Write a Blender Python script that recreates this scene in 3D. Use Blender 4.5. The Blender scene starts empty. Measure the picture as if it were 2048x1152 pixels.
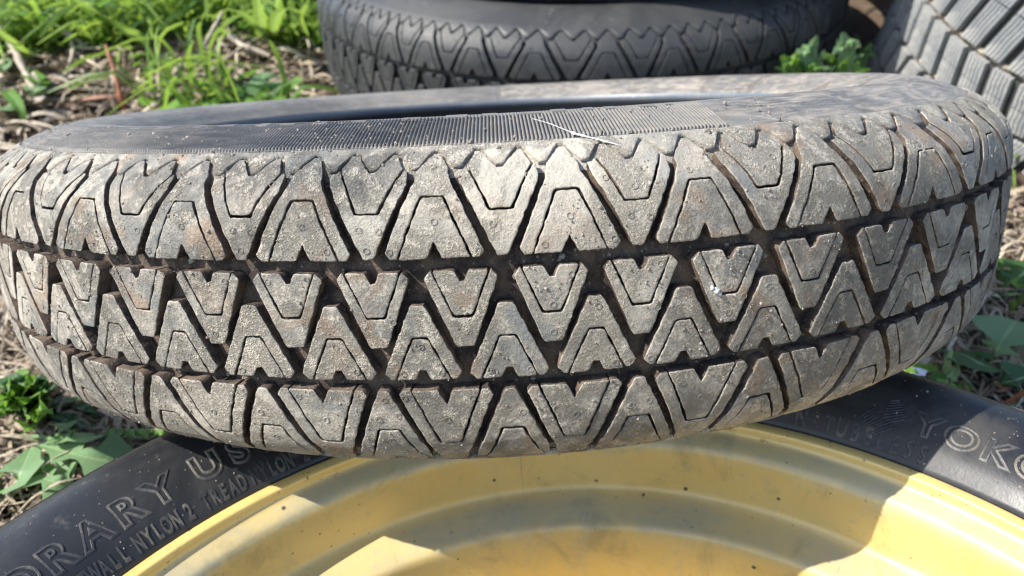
import bpy, math, random
import numpy as np
from mathutils import Matrix, Vector
from mathutils.geometry import delaunay_2d_cdt
R = math.radians
K = 0.28                       # metres per tyre radius: all layout below is in radii of the big dusty tyre
rng = np.random.default_rng(7)
random.seed(7)
sc = bpy.context.scene
col = sc.collection

# ------------------------------------------------------------------ camera
RW = np.array([[.99795284, .00539277, .06372629], [-.03544332, .87605516, .48090657], [-.05323423, -.48218075, .87445287]])
CAM = np.array([.00181533, -1.64861346, 1.12306303])
FPX = 1484.06
cam_d = bpy.data.cameras.new('camera'); cam = bpy.data.objects.new('camera', cam_d); col.objects.link(cam)
cam_d.sensor_width = 36; cam_d.lens = FPX / 2048 * 36; cam_d.clip_start = .01; cam_d.clip_end = 400
m = Matrix.Identity(4)
for i in range(3):
    m[i][0] = RW[i, 0]; m[i][1] = RW[i, 2]; m[i][2] = -RW[i, 1]; m[i][3] = CAM[i] * K
cam.matrix_world = m
cam_d.dof.use_dof = True; cam_d.dof.focus_distance = .245; cam_d.dof.aperture_fstop = 15
sc.camera = cam

# ------------------------------------------------------------------ light
sun_dir = Vector((-.65, -.150, .745)).normalized()
w = bpy.data.worlds.new('World'); sc.world = w; w.use_nodes = True
nt = w.node_tree; nt.nodes.clear()
sky = nt.nodes.new('ShaderNodeTexSky'); sky.sky_type = 'NISHITA'; sky.sun_disc = False
sky.sun_elevation = math.asin(sun_dir.z); sky.sun_rotation = math.atan2(sun_dir.x, sun_dir.y)
bg = nt.nodes.new('ShaderNodeBackground'); bg.inputs[1].default_value = .15
wo = nt.nodes.new('ShaderNodeOutputWorld')
nt.links.new(sky.outputs[0], bg.inputs[0]); nt.links.new(bg.outputs[0], wo.inputs[0])
sd = bpy.data.lights.new('sun', 'SUN'); sd.energy = 4.7; sd.angle = R(.53); sd.color = (1, .955, .88)
so = bpy.data.objects.new('sun', sd); col.objects.link(so)
so.rotation_euler = sun_dir.to_track_quat('Z', 'Y').to_euler()
vs = sc.view_settings; vs.view_transform = 'Standard'; vs.look = 'None'; vs.gamma = 1; vs.exposure = .93; vs.use_curve_mapping = False
sc.render.engine = 'CYCLES'; sc.cycles.use_denoising = True; sc.cycles.denoising_prefilter = 'ACCURATE'; sc.cycles.filter_width = 1.3

# ------------------------------------------------------------------ material helpers
class NT:
    def __init__(s, name):
        s.m = bpy.data.materials.new(name); s.m.use_nodes = True; s.t = s.m.node_tree; s.t.nodes.clear()
        s.out = s.n('ShaderNodeOutputMaterial'); s.tc = s.n('ShaderNodeTexCoord')
    def n(s, t, **k):
        x = s.t.nodes.new(t)
        for a, b in k.items(): setattr(x, a, b)
        return x
    def l(s, a, b): s.t.links.new(a, b)
    def val(s, sock, v):
        if hasattr(v, 'is_linked') or isinstance(v, bpy.types.NodeSocket): s.l(v, sock)
        elif isinstance(v, (tuple, list)) and len(v) == 3 and sock.type == 'RGBA': sock.default_value = (*v, 1)
        else: sock.default_value = v
    def mapv(s, scale, src=None):
        x = s.n('ShaderNodeMapping'); x.inputs['Scale'].default_value = scale if isinstance(scale, tuple) else (scale,) * 3
        s.l(src or s.tc.outputs['Object'], x.inputs[0]); return x.outputs[0]
    def noise(s, scale, detail=4, rough=.55, vec=None, dist=0):
        x = s.n('ShaderNodeTexNoise'); x.inputs['Scale'].default_value = scale; x.inputs['Detail'].default_value = detail
        x.inputs['Roughness'].default_value = rough; x.inputs['Distortion'].default_value = dist
        s.l(vec or s.tc.outputs['Object'], x.inputs['Vector']); return x.outputs['Fac']
    def vor(s, scale, feature='F1', vec=None, out='Distance'):
        x = s.n('ShaderNodeTexVoronoi', feature=feature); x.inputs['Scale'].default_value = scale
        s.l(vec or s.tc.outputs['Object'], x.inputs['Vector']); return x.outputs[out]
    def ramp(s, v, a, b, c0=0., c1=1.):
        x = s.n('ShaderNodeMapRange'); x.interpolation_type = 'SMOOTHSTEP'
        for i, q in enumerate((v, a, b, c0, c1)): s.val(x.inputs[i], q)
        return x.outputs[0]
    def math(s, op, a, b=0.):
        x = s.n('ShaderNodeMath', operation=op); s.val(x.inputs[0], a); s.val(x.inputs[1], b); return x.outputs[0]
    def mix(s, f, a, b):
        x = s.n('ShaderNodeMix', data_type='RGBA'); s.val(x.inputs[0], f); s.val(x.inputs[6], a); s.val(x.inputs[7], b); return x.outputs[2]
    def bump(s, h, dist, strength=1., nrm=None):
        x = s.n('ShaderNodeBump'); x.inputs['Distance'].default_value = dist; x.inputs['Strength'].default_value = strength
        s.l(h, x.inputs['Height'])
        if nrm: s.l(nrm, x.inputs['Normal'])
        return x.outputs[0]
    def bsdf(s, color, rough=.7, nrm=None, metal=0., spec=.5, coat=0., coat_r=.1):
        x = s.n('ShaderNodeBsdfPrincipled'); s.val(x.inputs['Base Color'], color); s.val(x.inputs['Roughness'], rough)
        s.val(x.inputs['Metallic'], metal); s.val(x.inputs['Specular IOR Level'], spec)
        x.inputs['Coat Weight'].default_value = coat; x.inputs['Coat Roughness'].default_value = coat_r
        if nrm: s.l(nrm, x.inputs['Normal'])
        s.l(x.outputs[0], s.out.inputs[0]); return x

def mat_tread(name='dusty_tread_rubber', edge=False):
    g = NT(name)
    big = g.math('ADD', g.math('MULTIPLY', g.noise(38, 5, .6), .6), g.math('MULTIPLY', g.noise(9, 4, .6), .4)); mid = g.noise(190, 6, .65); fine = g.noise(1100, 5, .75); grain = g.vor(2100); grit = g.noise(2400, 3, .8)
    dust = g.ramp(g.math('ADD', g.math('MULTIPLY', big, .5), g.math('MULTIPLY', mid, .5)), .40, .60)
    crustm = g.ramp(g.noise(26, 4, .65, dist=.5), .47, .58)
    crustf = g.ramp(g.math('ADD', g.math('MULTIPLY', mid, .5), g.math('MULTIPLY', fine, .5)), .45, .56)
    crust = g.math('MULTIPLY', crustm, crustf)
    c = g.mix(dust, (.185, .180, .160), (.58, .52, .425))
    c = g.mix(g.ramp(fine, .40, .60, .6, 0), c, (.10, .095, .085))
    c = g.mix(g.ramp(g.noise(60, 3, .5, dist=.6), .54, .68, 0, .7), c, (.30, .195, .12))
    c = g.mix(g.ramp(g.noise(48, 4, .6), .56, .68, 0, .7), c, (.17, .19, .19))
    c = g.mix(g.math('MULTIPLY', crust, .8), c, (.68, .62, .51))
    c = g.mix(g.ramp(grit, .64, .74, 0, .8), c, (.62, .57, .48))
    c = g.mix(g.ramp(grit, .28, .38, .6, 0), c, (.07, .06, .05))
    c = g.mix(g.ramp(g.noise(32, 6, .7, dist=1.3), .55, .66, 0, .62), c, (.115, .112, .10))
    oi = g.n('ShaderNodeObjectInfo'); c = g.mix(g.ramp(oi.outputs['Random'], 0, 1, 0, .30), c, (.20, .175, .14))
    c = g.mix(g.ramp(g.noise(13, 3, .5), .50, .66, 0, .55), c, (.62, .56, .46))
    if edge: c = g.mix(g.ramp(mid, .38, .55, .0, .4), c, (.62, .56, .46))
    h = g.math('ADD', g.math('MULTIPLY', fine, .55), g.math('MULTIPLY', g.math('MULTIPLY', crust, g.math('SUBTRACT', 1.2, grain)), .95))
    h = g.math('ADD', g.math('ADD', h, g.math('MULTIPLY', mid, .9)), g.math('MULTIPLY', grit, g.ramp(crust, 0, 1, .22, .75)))
    b = g.bump(h, .0013, 1.)
    g.bsdf(c, g.ramp(dust, 0, 1, .55, .85), b, spec=.45)
    return g.m

def mat_groove():
    g = NT('muddy_groove_rubber')
    a = g.noise(120, 5, .6); f = g.noise(900, 4, .7)
    c = g.mix(g.ramp(a, .4, .62), (.040, .031, .026), (.125, .090, .066))
    c = g.mix(g.ramp(f, .60, .70, 0, .8), c, (.36, .30, .23))
    g.bsdf(c, .85, g.bump(g.math('ADD', f, a), .0006), spec=.3); return g.m

def mat_sidewall():
    g = NT('dusty_sidewall_rubber')
    uv = g.tc.outputs['UV']
    s1 = g.noise(1., 5, .6, g.mapv((55, 210, 1), uv), .9); s2 = g.noise(1., 4, .6, g.mapv((60, 500, 1), uv), .4)
    big = g.noise(14, 4, .6); f = g.noise(1100, 4, .7); sp = g.vor(420)
    side = g.n('ShaderNodeSeparateXYZ'); g.l(uv, side.inputs[0])
    rt = g.ramp(side.outputs[0], .06, .12)           # the right part has been dragged through mud
    c = g.mix(g.ramp(big, .35, .65), (.088, .087, .085), (.175, .165, .148))
    c = g.mix(g.math('MULTIPLY', g.ramp(s1, .40, .68), g.ramp(rt, 0, 1, .30, .80)), c, (.33, .285, .23))
    c = g.mix(g.math('MULTIPLY', g.ramp(g.noise(40, 5, .65, dist=1.), .5, .64), g.ramp(rt, 0, 1, .1, .7)), c, (.085, .072, .060))
    c = g.mix(g.ramp(s2, .52, .66, 0, .4), c, (.26, .25, .23))
    c = g.mix(g.ramp(sp, .05, .16, .5, 0), c, (.46, .42, .35))
    g.bsdf(c, .62, g.bump(g.math('ADD', f, g.math('MULTIPLY', s1, 1.5)), .00035), spec=.5); return g.m

def mat_simple_rubber(name, base, dust, rough, a=.45, b=.7, sc_=20, bump=.0002, blu=None):
    g = NT(name)
    n1 = g.noise(sc_, 6, .65, dist=.5); f = g.noise(700, 4, .6); n3 = g.noise(sc_ * 7, 4, .6)
    c = g.mix(g.ramp(n1, a, b), base, dust)
    c = g.mix(g.ramp(n3, .62, .75, 0, .5), c, tuple(min(1, x * 2.2) for x in dust))
    c = g.mix(g.ramp(g.vor(260), .03, .07, .7, 0), c, (.35, .33, .30))
    g.bsdf(c, g.ramp(n1, .3, .7, rough, rough + .2), g.bump(g.math('ADD', f, g.math('MULTIPLY', n3, .6)), bump), spec=.5); return g.m

def mat_rim():
    g = NT('yellow_rim_paint')
    n1 = g.noise(16, 5, .6); n2 = g.noise(120, 5, .7); f = g.noise(600, 3, .6); sp = g.vor(60); sp2 = g.vor(170); sp3 = g.vor(420)
    c = g.mix(g.ramp(n1, .3, .7), (.66, .465, .145), (.70, .52, .195))
    # uneven grey tone over the two ledges
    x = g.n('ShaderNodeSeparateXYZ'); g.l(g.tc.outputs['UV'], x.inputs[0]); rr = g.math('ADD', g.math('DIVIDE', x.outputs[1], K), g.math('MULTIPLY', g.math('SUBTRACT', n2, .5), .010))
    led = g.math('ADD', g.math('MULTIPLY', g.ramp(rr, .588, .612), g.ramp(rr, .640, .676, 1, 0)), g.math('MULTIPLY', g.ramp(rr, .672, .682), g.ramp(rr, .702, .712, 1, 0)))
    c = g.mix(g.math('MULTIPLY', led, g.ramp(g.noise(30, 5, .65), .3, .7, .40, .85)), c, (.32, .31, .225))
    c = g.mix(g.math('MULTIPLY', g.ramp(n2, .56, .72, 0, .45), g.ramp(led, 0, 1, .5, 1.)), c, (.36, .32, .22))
    c = g.mix(g.ramp(g.noise(22, 6, .7, dist=1.2), .52, .72, 0, .5), c, (.27, .215, .10))
    c = g.mix(g.ramp(g.noise(1., 5, .7, g.mapv((30, 260, 1), g.tc.outputs['UV']), .8), .56, .70, 0, .45), c, (.46, .40, .24))
    c = g.mix(g.math('MULTIPLY', g.ramp(g.noise(1., 2, .5, g.mapv((900, 60, 1), g.tc.outputs['UV'])), .70, .75), .5), c, (.20, .16, .08))
    spm = g.math('MULTIPLY', g.ramp(sp, .03, .08, 1, 0), g.ramp(n2, .42, .50))
    c = g.mix(spm, c, (.07, .06, .045))
    c = g.mix(g.math('MULTIPLY', g.ramp(g.noise(170, 6, .75), .60, .66), g.ramp(rr, .700, .712, .12, .9)), c, (.20, .115, .055))
    c = g.mix(g.math('MULTIPLY', g.ramp(sp2, .05, .11, .85, 0), g.ramp(n1, .45, .55)), c, (.14, .10, .06))
    c = g.mix(g.math('MULTIPLY', g.ramp(sp3, .05, .12, .6, 0), g.ramp(n1, .55, .65)), c, (.2, .15, .08))
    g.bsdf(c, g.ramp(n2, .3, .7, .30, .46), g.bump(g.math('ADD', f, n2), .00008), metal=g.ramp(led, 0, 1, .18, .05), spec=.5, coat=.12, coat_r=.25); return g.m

def mat_leaf(name, a, b, vein=(.25, .38, .15), tr=.35, rough=.5):
    g = NT(name)
    n1 = g.noise(45, 4, .6); n2 = g.noise(400, 3, .6)
    geo = g.n('ShaderNodeNewGeometry'); rnd = geo.outputs['Random Per Island']
    c = g.mix(g.ramp(g.math('ADD', g.math('MULTIPLY', n1, .5), g.math('MULTIPLY', rnd, .5)), .25, .75), a, b)
    p = g.bsdf(c, rough, g.bump(g.math('ADD', n2, n1), .0004), spec=.4)
    t = g.n('ShaderNodeBsdfTranslucent'); g.l(g.mix(.5, c, tuple(min(1, x * 2.0) for x in b)), t.inputs[0])
    ms = g.n('ShaderNodeMixShader'); ms.inputs[0].default_value = tr
    g.l(p.outputs[0], ms.inputs[1]); g.l(t.outputs[0], ms.inputs[2]); g.l(ms.outputs[0], g.out.inputs[0]); return g.m

def mat_island(name, cols, rough=.8):
    g = NT(name)
    geo = g.n('ShaderNodeNewGeometry'); cr = g.n('ShaderNodeValToRGB'); e = cr.color_ramp.elements
    while len(e) < len(cols): e.new(.5)
    for i, c in enumerate(cols): e[i].position = i / (len(cols) - 1); e[i].color = (*c, 1)
    g.l(geo.outputs['Random Per Island'], cr.inputs[0])
    n = g.noise(300, 3, .6)
    g.bsdf(g.mix(g.ramp(n, .3, .7, 0, .5), cr.outputs[0], tuple(x * .45 for x in cols[0])), rough, g.bump(n, .0006), spec=.3); return g.m

def mat_soil():
    g = NT('soil')
    a = g.noise(9, 6, .65); b = g.noise(60, 6, .7); f = g.noise(350, 5, .7)
    c = g.mix(g.ramp(a, .35, .65), (.060, .043, .031), (.14, .10, .07))
    c = g.mix(g.ramp(b, .52, .68, 0, .8), c, (.19, .14, .095))
    g.bsdf(c, .95, g.bump(g.math('ADD', f, g.math('MULTIPLY', b, 2.)), .004), spec=.2); return g.m

M = dict(tread=mat_tread(), edge=mat_tread('dusty_tread_edge', True), groove=mat_groove(), side=mat_sidewall(),
         liner=mat_simple_rubber('inner_liner_rubber', (.12, .14, .165), (.17, .18, .19), .25),  # black liner coloured blue-grey to stand in for reflected sky
         black=mat_simple_rubber('black_sidewall_rubber', (.0115, .0125, .015), (.050, .047, .043), .34, .44, .70, 15, .00006),
         letter=mat_simple_rubber('letter_rubber', (.034, .035, .038), (.14, .125, .10), .36, .45, .7, 60),
         rear=mat_simple_rubber('grey_rubber', (.024, .026, .028), (.048, .048, .046), .42, .4, .7, 12),
         rearg=mat_simple_rubber('grey_rubber_groove', (.020, .021, .022), (.035, .035, .034), .6, .4, .7, 12),
         winter=mat_simple_rubber('grey_winter_rubber', (.20, .21, .217), (.36, .357, .34), .6, .4, .65, 22, .0004),
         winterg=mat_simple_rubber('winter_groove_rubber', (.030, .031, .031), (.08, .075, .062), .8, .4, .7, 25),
         mud=mat_island('dried_mud', [(.26, .23, .19), (.34, .30, .25), (.18, .155, .125), (.40, .36, .30)]),
         tan=mat_simple_rubber('tan_mud', (.16, .13, .10), (.40, .34, .26), .9, .4, .65, 60, .0008),
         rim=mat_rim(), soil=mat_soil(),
         paint=mat_simple_rubber('white_paint', (.36, .37, .37), (.55, .56, .55), .7, .3, .6, 90),
         petal=mat_simple_rubber('white_petal', (.70, .74, .82), (.8, .82, .86), .6, .3, .6, 90),
         dand=mat_leaf('dandelion_leaf', (.14, .24, .11), (.22, .35, .17)),
         bright=mat_leaf('bright_leaf', (.045, .125, .013), (.14, .27, .032)),
         deep=mat_leaf('deep_green_leaf', (.025, .07, .022), (.06, .14, .04)),
         grass=mat_leaf('grass_leaf', (.045, .11, .015), (.25, .36, .055), tr=.4),
         pale=mat_leaf('pale_midrib', (.22, .34, .14), (.32, .44, .22)),
         straw=mat_island('straw', [(.20, .15, .10), (.44, .36, .25), (.30, .24, .18), (.60, .52, .40), (.16, .10, .07), (.50, .43, .32)]),
         crumb=mat_island('soil_crumb', [(.07, .05, .035), (.12, .085, .06), (.05, .035, .025), (.20, .15, .11)]),
         redstem=mat_simple_rubber('red_brown_stem', (.27, .10, .045), (.36, .17, .09), .6),
         deadleaf=mat_simple_rubber('dead_leaf', (.24, .12, .07), (.36, .21, .14), .7, .4, .65, 40, .0006),
         twig=mat_simple_rubber('dry_twig', (.30, .25, .20), (.44, .38, .31), .8, .4, .65, 40, .0006))

# ------------------------------------------------------------------ object helpers
def link(o, parent=None):
    col.objects.link(o)
    if parent: o.parent = parent
    return o
def mesh(name, v, f, mats, parent=None, smooth=True, fm=None, ang=None, uv=None):
    me = bpy.data.meshes.new(name)
    v = np.asarray(v, float) * K
    me.from_pydata(v.tolist(), [], [tuple(map(int, q)) for q in f])
    for q in (mats if isinstance(mats, (list, tuple)) else [mats]): me.materials.append(M[q])
    if smooth: me.polygons.foreach_set('use_smooth', [True] * len(me.polygons))
    if fm is not None: me.polygons.foreach_set('material_index', [int(x) for x in fm])
    if uv is not None:
        l = me.uv_layers.new(name='UVMap'); idx = np.empty(len(me.loops), int); me.loops.foreach_get('vertex_index', idx)
        l.data.foreach_set('uv', np.asarray(uv, float)[idx].ravel())
    me.update()
    if ang: me.set_sharp_from_angle(angle=R(ang))
    return link(bpy.data.objects.new(name, me), parent)
def thing(name, label, cat, loc=(0, 0, 0), group=None, rot=None, scale=None):
    o = bpy.data.objects.new(name, None); link(o); o.empty_display_size = .02
    mm = Matrix.Translation(Vector(loc) * K)
    if rot is not None: mm = mm @ Matrix([list(map(float, r)) for r in rot]).to_4x4()
    if scale: mm = mm @ Matrix.Diagonal((*scale, 1))
    o.matrix_world = mm; o['label'] = label; o['category'] = cat
    if group: o['group'] = group
    return o
def tag(o, label, cat, group=None):
    o['label'] = label; o['category'] = cat
    if group: o['group'] = group
    return o
def kind(o, k): o['kind'] = k; return o
def axis_rot(a, b):
    k = np.array([a, b, 1.]); k /= np.linalg.norm(k); i = np.array([1, 0, 0]) - k * k[0]; i /= np.linalg.norm(i); j = np.cross(k, i)
    return np.stack([i, j, k], 1)
class Bag:
    def __init__(s): s.v = []; s.f = []; s.n = 0; s.fm = []
    def add(s, v, f, m=0):
        v = np.asarray(v, float); s.v.append(v); s.f += [[i + s.n for i in q] for q in f]; s.fm += [m] * len(f); s.n += len(v)
    def build(s, name, mats, parent=None, **k):
        return mesh(name, np.concatenate(s.v), s.f, mats, parent, fm=s.fm, **k)

# ------------------------------------------------------------------ the tread pattern shared by the narrow spare tyres
PH = np.array([0, .05, .082, .11, .135, .152, .166, .178, .1845, .198, .208, .212, .2115, .205, .192, .178, .168])
PR = np.array([1, .999, .9975, .994, .985, .972, .955, .938, .925, .893, .865, .839, .815, .78, .755, .738, .722])
SS = np.concatenate([[0], np.cumsum(np.hypot(np.diff(PH), np.diff(PR)))])
fs = np.linspace(0, SS[-1], 700)
def _sm(a, k=9):
    p = np.concatenate([2 * a[0] - a[k:0:-1], a, 2 * a[-1] - a[-2:-k - 2:-1]]); return np.convolve(p, np.ones(2 * k + 1) / (2 * k + 1), 'valid')
FH = np.interp(fs, SS, PH); FR_ = np.interp(fs, SS, PR)
ext = lambda a, even: np.concatenate([(a[:0:-1] if even else -a[:0:-1]), a])
FS2 = ext(fs, False); FH2 = _sm(ext(FH, False)); FR2 = _sm(ext(FR_, True))
TH2 = np.gradient(FH2, FS2); TR2 = np.gradient(FR2, FS2); _l = np.hypot(TH2, TR2); TH2 /= _l; TR2 /= _l
def prof(s, d):
    h = np.interp(s, FS2, FH2); r = np.interp(s, FS2, FR2); th = np.interp(s, FS2, TH2); tr = np.interp(s, FS2, TR2)
    f = np.clip((-np.asarray(s) - .09) / .09, 0, 1); f = f * f * (3 - 2 * f)
    return h + tr * d - .012 * f, r - th * d + .005 * f
PA = .14226; T0 = -.07348; NP_ = 38
def _slope(t):
    s = 1 + .1119 * t + 1.2692 * t * t + .4784 * t ** 3; return s
def _mk(b):
    k = np.linspace(-NP_ / 2, NP_ / 2, 8001); t = T0 + k * PA
    tc = np.clip(t, -.7, .56); s = _slope(tc); d = np.abs(t - tc); s = b + (s - b) * np.exp(-d / .22)
    th = np.concatenate([[0], np.cumsum((s[1:] + s[:-1]) / 2) * (t[1] - t[0])]); th -= np.interp(0, t, th); return k, th
lo_, hi_ = .6, 1.6
for _ in range(40):
    b_ = (lo_ + hi_) / 2; kk, th_ = _mk(b_)
    if th_[-1] - th_[0] > 2 * math.pi: hi_ = b_
    else: lo_ = b_
KK, TK = _mk(b_)
def theta(k):
    k = np.asarray(k, float); n = np.floor((k + NP_ / 2) / NP_); return np.interp(k - n * NP_, KK, TK) + n * 2 * math.pi
def surf(k, s, d=0.):
    h, r = prof(s, d); t = theta(k); return np.stack([r * np.sin(t), -r * np.cos(t), h + 0 * t], -1)
def surf_t(t, s, d=0.):
    h, r = prof(s, d); return np.stack([r * np.sin(t), -r * np.cos(t), h + 0 * t], -1)
def depth(s):
    a = np.abs(s); return .0185 - .0135 * np.clip((a - .150) / .03, 0, 1)

W_ = .0075; WS = .0012
A_OUT = [(-.335, .0744), (-.275 - W_, .0744), (-.083 - W_, .1405 + WS), (.083 + W_, .1405 + WS), (.275 + W_, .0744), (.335, .0744), (.37, .081), (.125, .162), (.112, .178), (.045, .2), (-.005, .2), (-.125, .175), (-.145, .157), (-.37, .081)]
A_IN = [(-.275 + W_, .0744), (-.062, .0744), (0, .0930), (.058, .0744), (.275 - W_, .0744), (.083 - W_, .1405 - WS), (-.083 + W_, .1405 - WS)]
V_OUT = [(.465, .0752), (.54, .0752), (.80, .154), (.80, .174), (.787, .177), (.766 + W_, .1765), (.592 + W_, .1235 - WS), (.421 - W_, .1235 - WS), (.262 - W_, .1785), (.232, .174), (.19, .173), (.205, .157)]
V_IN = [(.262 + W_, .1785 + .001), (.421 + W_, .1235 + WS), (.592 - W_, .1235 + WS), (.766 - W_, .1765 + .001), (.70, .2), (.665, .2), (.54, .1735), (.49, .1735), (.37, .2), (.325, .2)]
w2 = .011
B_OUT = [(-.345, .0606), (-.415, .0535), (-.1, -.0235), (.1, -.0235), (.415, .0535), (.345, .0606), (.322 + w2, .0606), (.105 + w2 * .6, .0108 - WS), (-.105 - w2 * .6, .0108 - WS), (-.322 - w2, .0606)]
B_IN = [(-.322 + w2, .0606), (-.105 + w2 * .5, .0108 + WS), (.105 - w2 * .5, .0108 + WS), (.322 - w2, .0606), (.09, .0606), (.035, .0495), (-.02, .0485), (-.08, .0606)]
C_OUT = [(-.385, -.0615), (-.455, -.0535), (-.08, .0242), (.08, .0242), (.455, -.0535), (.385, -.0615), (.325 + w2, -.0615), (.09 + w2 * .6, -.0128 + WS), (-.09 - w2 * .6, -.0128 + WS), (-.325 - w2, -.0615)]
C_IN = [(-.325 + w2, -.0615), (-.09 + w2 * .5, -.0128 - WS), (.09 - w2 * .5, -.0128 - WS), (.325 - w2, -.0615), (.093, -.0615), (.035, -.0500), (-.035, -.0500), (-.093, -.0615)]
flip = lambda P: [(u, -s) for u, s in P]
RINGS = dict(A=[(-.325, .083), (.325, .083), (0, .112), (-.19, .085), (.2, .085), (0, .178), (-.07, .15)], V=[(.50, .086), (.44, .108), (.59, .105), (.30, .150), (.73, .160), (.42, .16), (.60, .158), (.51, .137)],
             B=[(-.37, .0525), (.37, .0525), (-.22, .052), (.22, .052), (0, .02), (0, -.012), (.18, .005)], C=[(-.38, -.0535), (.39, -.0535), (-.22, -.0535), (.22, -.0535), (0, -.022), (0, .012)])
RINGS['D'] = flip(RINGS['A']); RINGS['E'] = flip(RINGS['V'])
KINDS = dict(A=([A_OUT, A_IN], 1.), V=([V_OUT, V_IN], 1.), D=([flip(A_OUT), flip(A_IN)], 1.), E=([flip(V_OUT), flip(V_IN)], 1.), B=([B_OUT, B_IN], 2 / 3), C=([C_OUT, C_IN], 2 / 3))

def wob(p, seed):   # smooth pseudo random wobble
    return (np.sin(p[:, 0] * 1310 + seed) * np.sin(p[:, 1] * 1790 + seed * 2.1) + .6 * np.sin(p[:, 0] * 3500 + seed * 1.7 + p[:, 1] * 2900))
edge_pts = []; face_polys = []
def block(name, kd, kc, hero, parent):
    polys, us = KINDS[kd]; V = []; F = []; FM = []; n0 = 0
    seed = (kc * 7.31) % 6.28
    ds = .0042 if hero else .02
    for poly in polys:
        off = random.uniform(-.0002, .0009) if hero else 0.
        P = np.array([((kc + u * us) * PA, s) for u, s in poly])      # metric-ish plane coordinates
        area = .5 * np.sum(P[:, 0] * np.roll(P[:, 1], -1) - np.roll(P[:, 0], -1) * P[:, 1])
        if area < 0: P = P[::-1]
        # clip convex corners slightly, then densify
        Q = []
        for i in range(len(P)):
            a, b, c = P[i - 1], P[i], P[(i + 1) % len(P)]
            da = np.linalg.norm(a - b); dc = np.linalg.norm(c - b); q = .0014
            if hero and da > .008 and dc > .008: Q += [b + (a - b) * q / da, b + (c - b) * q / dc]
            else: Q.append(b)
        P = np.array(Q); D = []
        for i in range(len(P)):
            a, b = P[i], P[(i + 1) % len(P)]; n = max(1, int(np.linalg.norm(b - a) / ds))
            for j in range(n): D.append(a + (b - a) * j / n)
        P = np.array(D)
        T = np.roll(P, -1, 0) - np.roll(P, 1, 0); T /= np.linalg.norm(T, axis=1)[:, None] + 1e-9
        N = np.stack([T[:, 1], -T[:, 0]], 1)                           # outward for ccw
        if hero: P = P + N * (wob(P, seed) * .00055)[:, None]
        bev = .0009 if hero else .0012
        rings = [(P - N * .0024, 0.), (P - N * bev, 0.), (P - N * bev * .3, .0003), (P, .0010), (P, None)]
        if not hero: rings = [(P - N * bev, 0.), (P, .0014), (P, None)]
        top = rings[0][0]; mn = top.min(0); mx = top.max(0)
        g = .009 if hero else .02
        gx, gy = np.meshgrid(np.arange(mn[0] + g / 2, mx[0], g), np.arange(mn[1] + g / 2, mx[1], g))
        G = np.stack([gx.ravel(), gy.ravel()], 1)
        if len(G): G = G[np.array([np.min(np.hypot(*(top - q).T)) > .0036 for q in G])]
        allp = [Vector(p) for p in top] + [Vector(p) for p in G]
        ne = len(top)
        vo, _, fo, *_r = delaunay_2d_cdt(allp, [(i, (i + 1) % ne) for i in range(ne)], [], 1, 1e-9)
        if len(vo) != len(allp): # merged or added points: rebuild the border from the output is not needed, just skip interior
            vo, _, fo, *_r = delaunay_2d_cdt([Vector(p) for p in top], [(i, (i + 1) % ne) for i in range(ne)], [], 1, 1e-9)
        vo = np.array([tuple(q) for q in vo])
        nv = len(vo)
        def lift(Pm, d, jit=0):
            k = Pm[:, 0] / PA; s = Pm[:, 1]
            dd = depth(s) if d is None else (d + off + (.0004 * np.sin(k * 9 + seed) if hero else 0))
            return surf(k, s, dd)
        V.append(lift(vo, 0.))
        F += [[i + n0 for i in q] for q in fo]; FM += [0] * len(fo)
        prev = list(range(n0, n0 + ne)) if nv >= ne else None
        n0 += nv
        for ri, (Pm, d) in enumerate(rings[1:]):
            V.append(lift(Pm, d)); cur = list(range(n0, n0 + ne)); n0 += ne
            for i in range(ne):
                j = (i + 1) % ne
                F.append([prev[i], cur[i], cur[j], prev[j]]); FM.append(1 if d is None else (2 if 1 <= ri < 3 and hero else 0))
            prev = cur
        if hero:
            face_polys.append((P, area)); sel = P[::3]; edge_pts.append(np.concatenate([sel - N[::3] * .0026, np.full((len(sel), 1), 0.)], 1))
    if hero:
        for (u, s) in RINGS[kd]:
            if random.random() < .4: continue
            c = np.array([(kc + u * us) * PA, s]) + rng.normal(0, .0009, 2); n = 12
            aa = np.arange(n) * 2 * math.pi / n
            prof_r = [(.0037, .0002), (.0034, -.00018), (.0030, -.00018), (.0027, .0002)]
            for rr, d in prof_r:
                V.append(surf((c[0] + rr * np.cos(aa)) / PA, c[1] + rr * np.sin(aa), d))
            for q in range(3):
                for i in range(n):
                    j = (i + 1) % n; F.append([n0 + q * n + i, n0 + q * n + j, n0 + (q + 1) * n + j, n0 + (q + 1) * n + i]); FM.append(0)
            n0 += 4 * n
    return mesh(name, np.concatenate(V), F, ['tread', 'groove', 'edge'], parent, fm=FM, ang=50)

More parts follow.
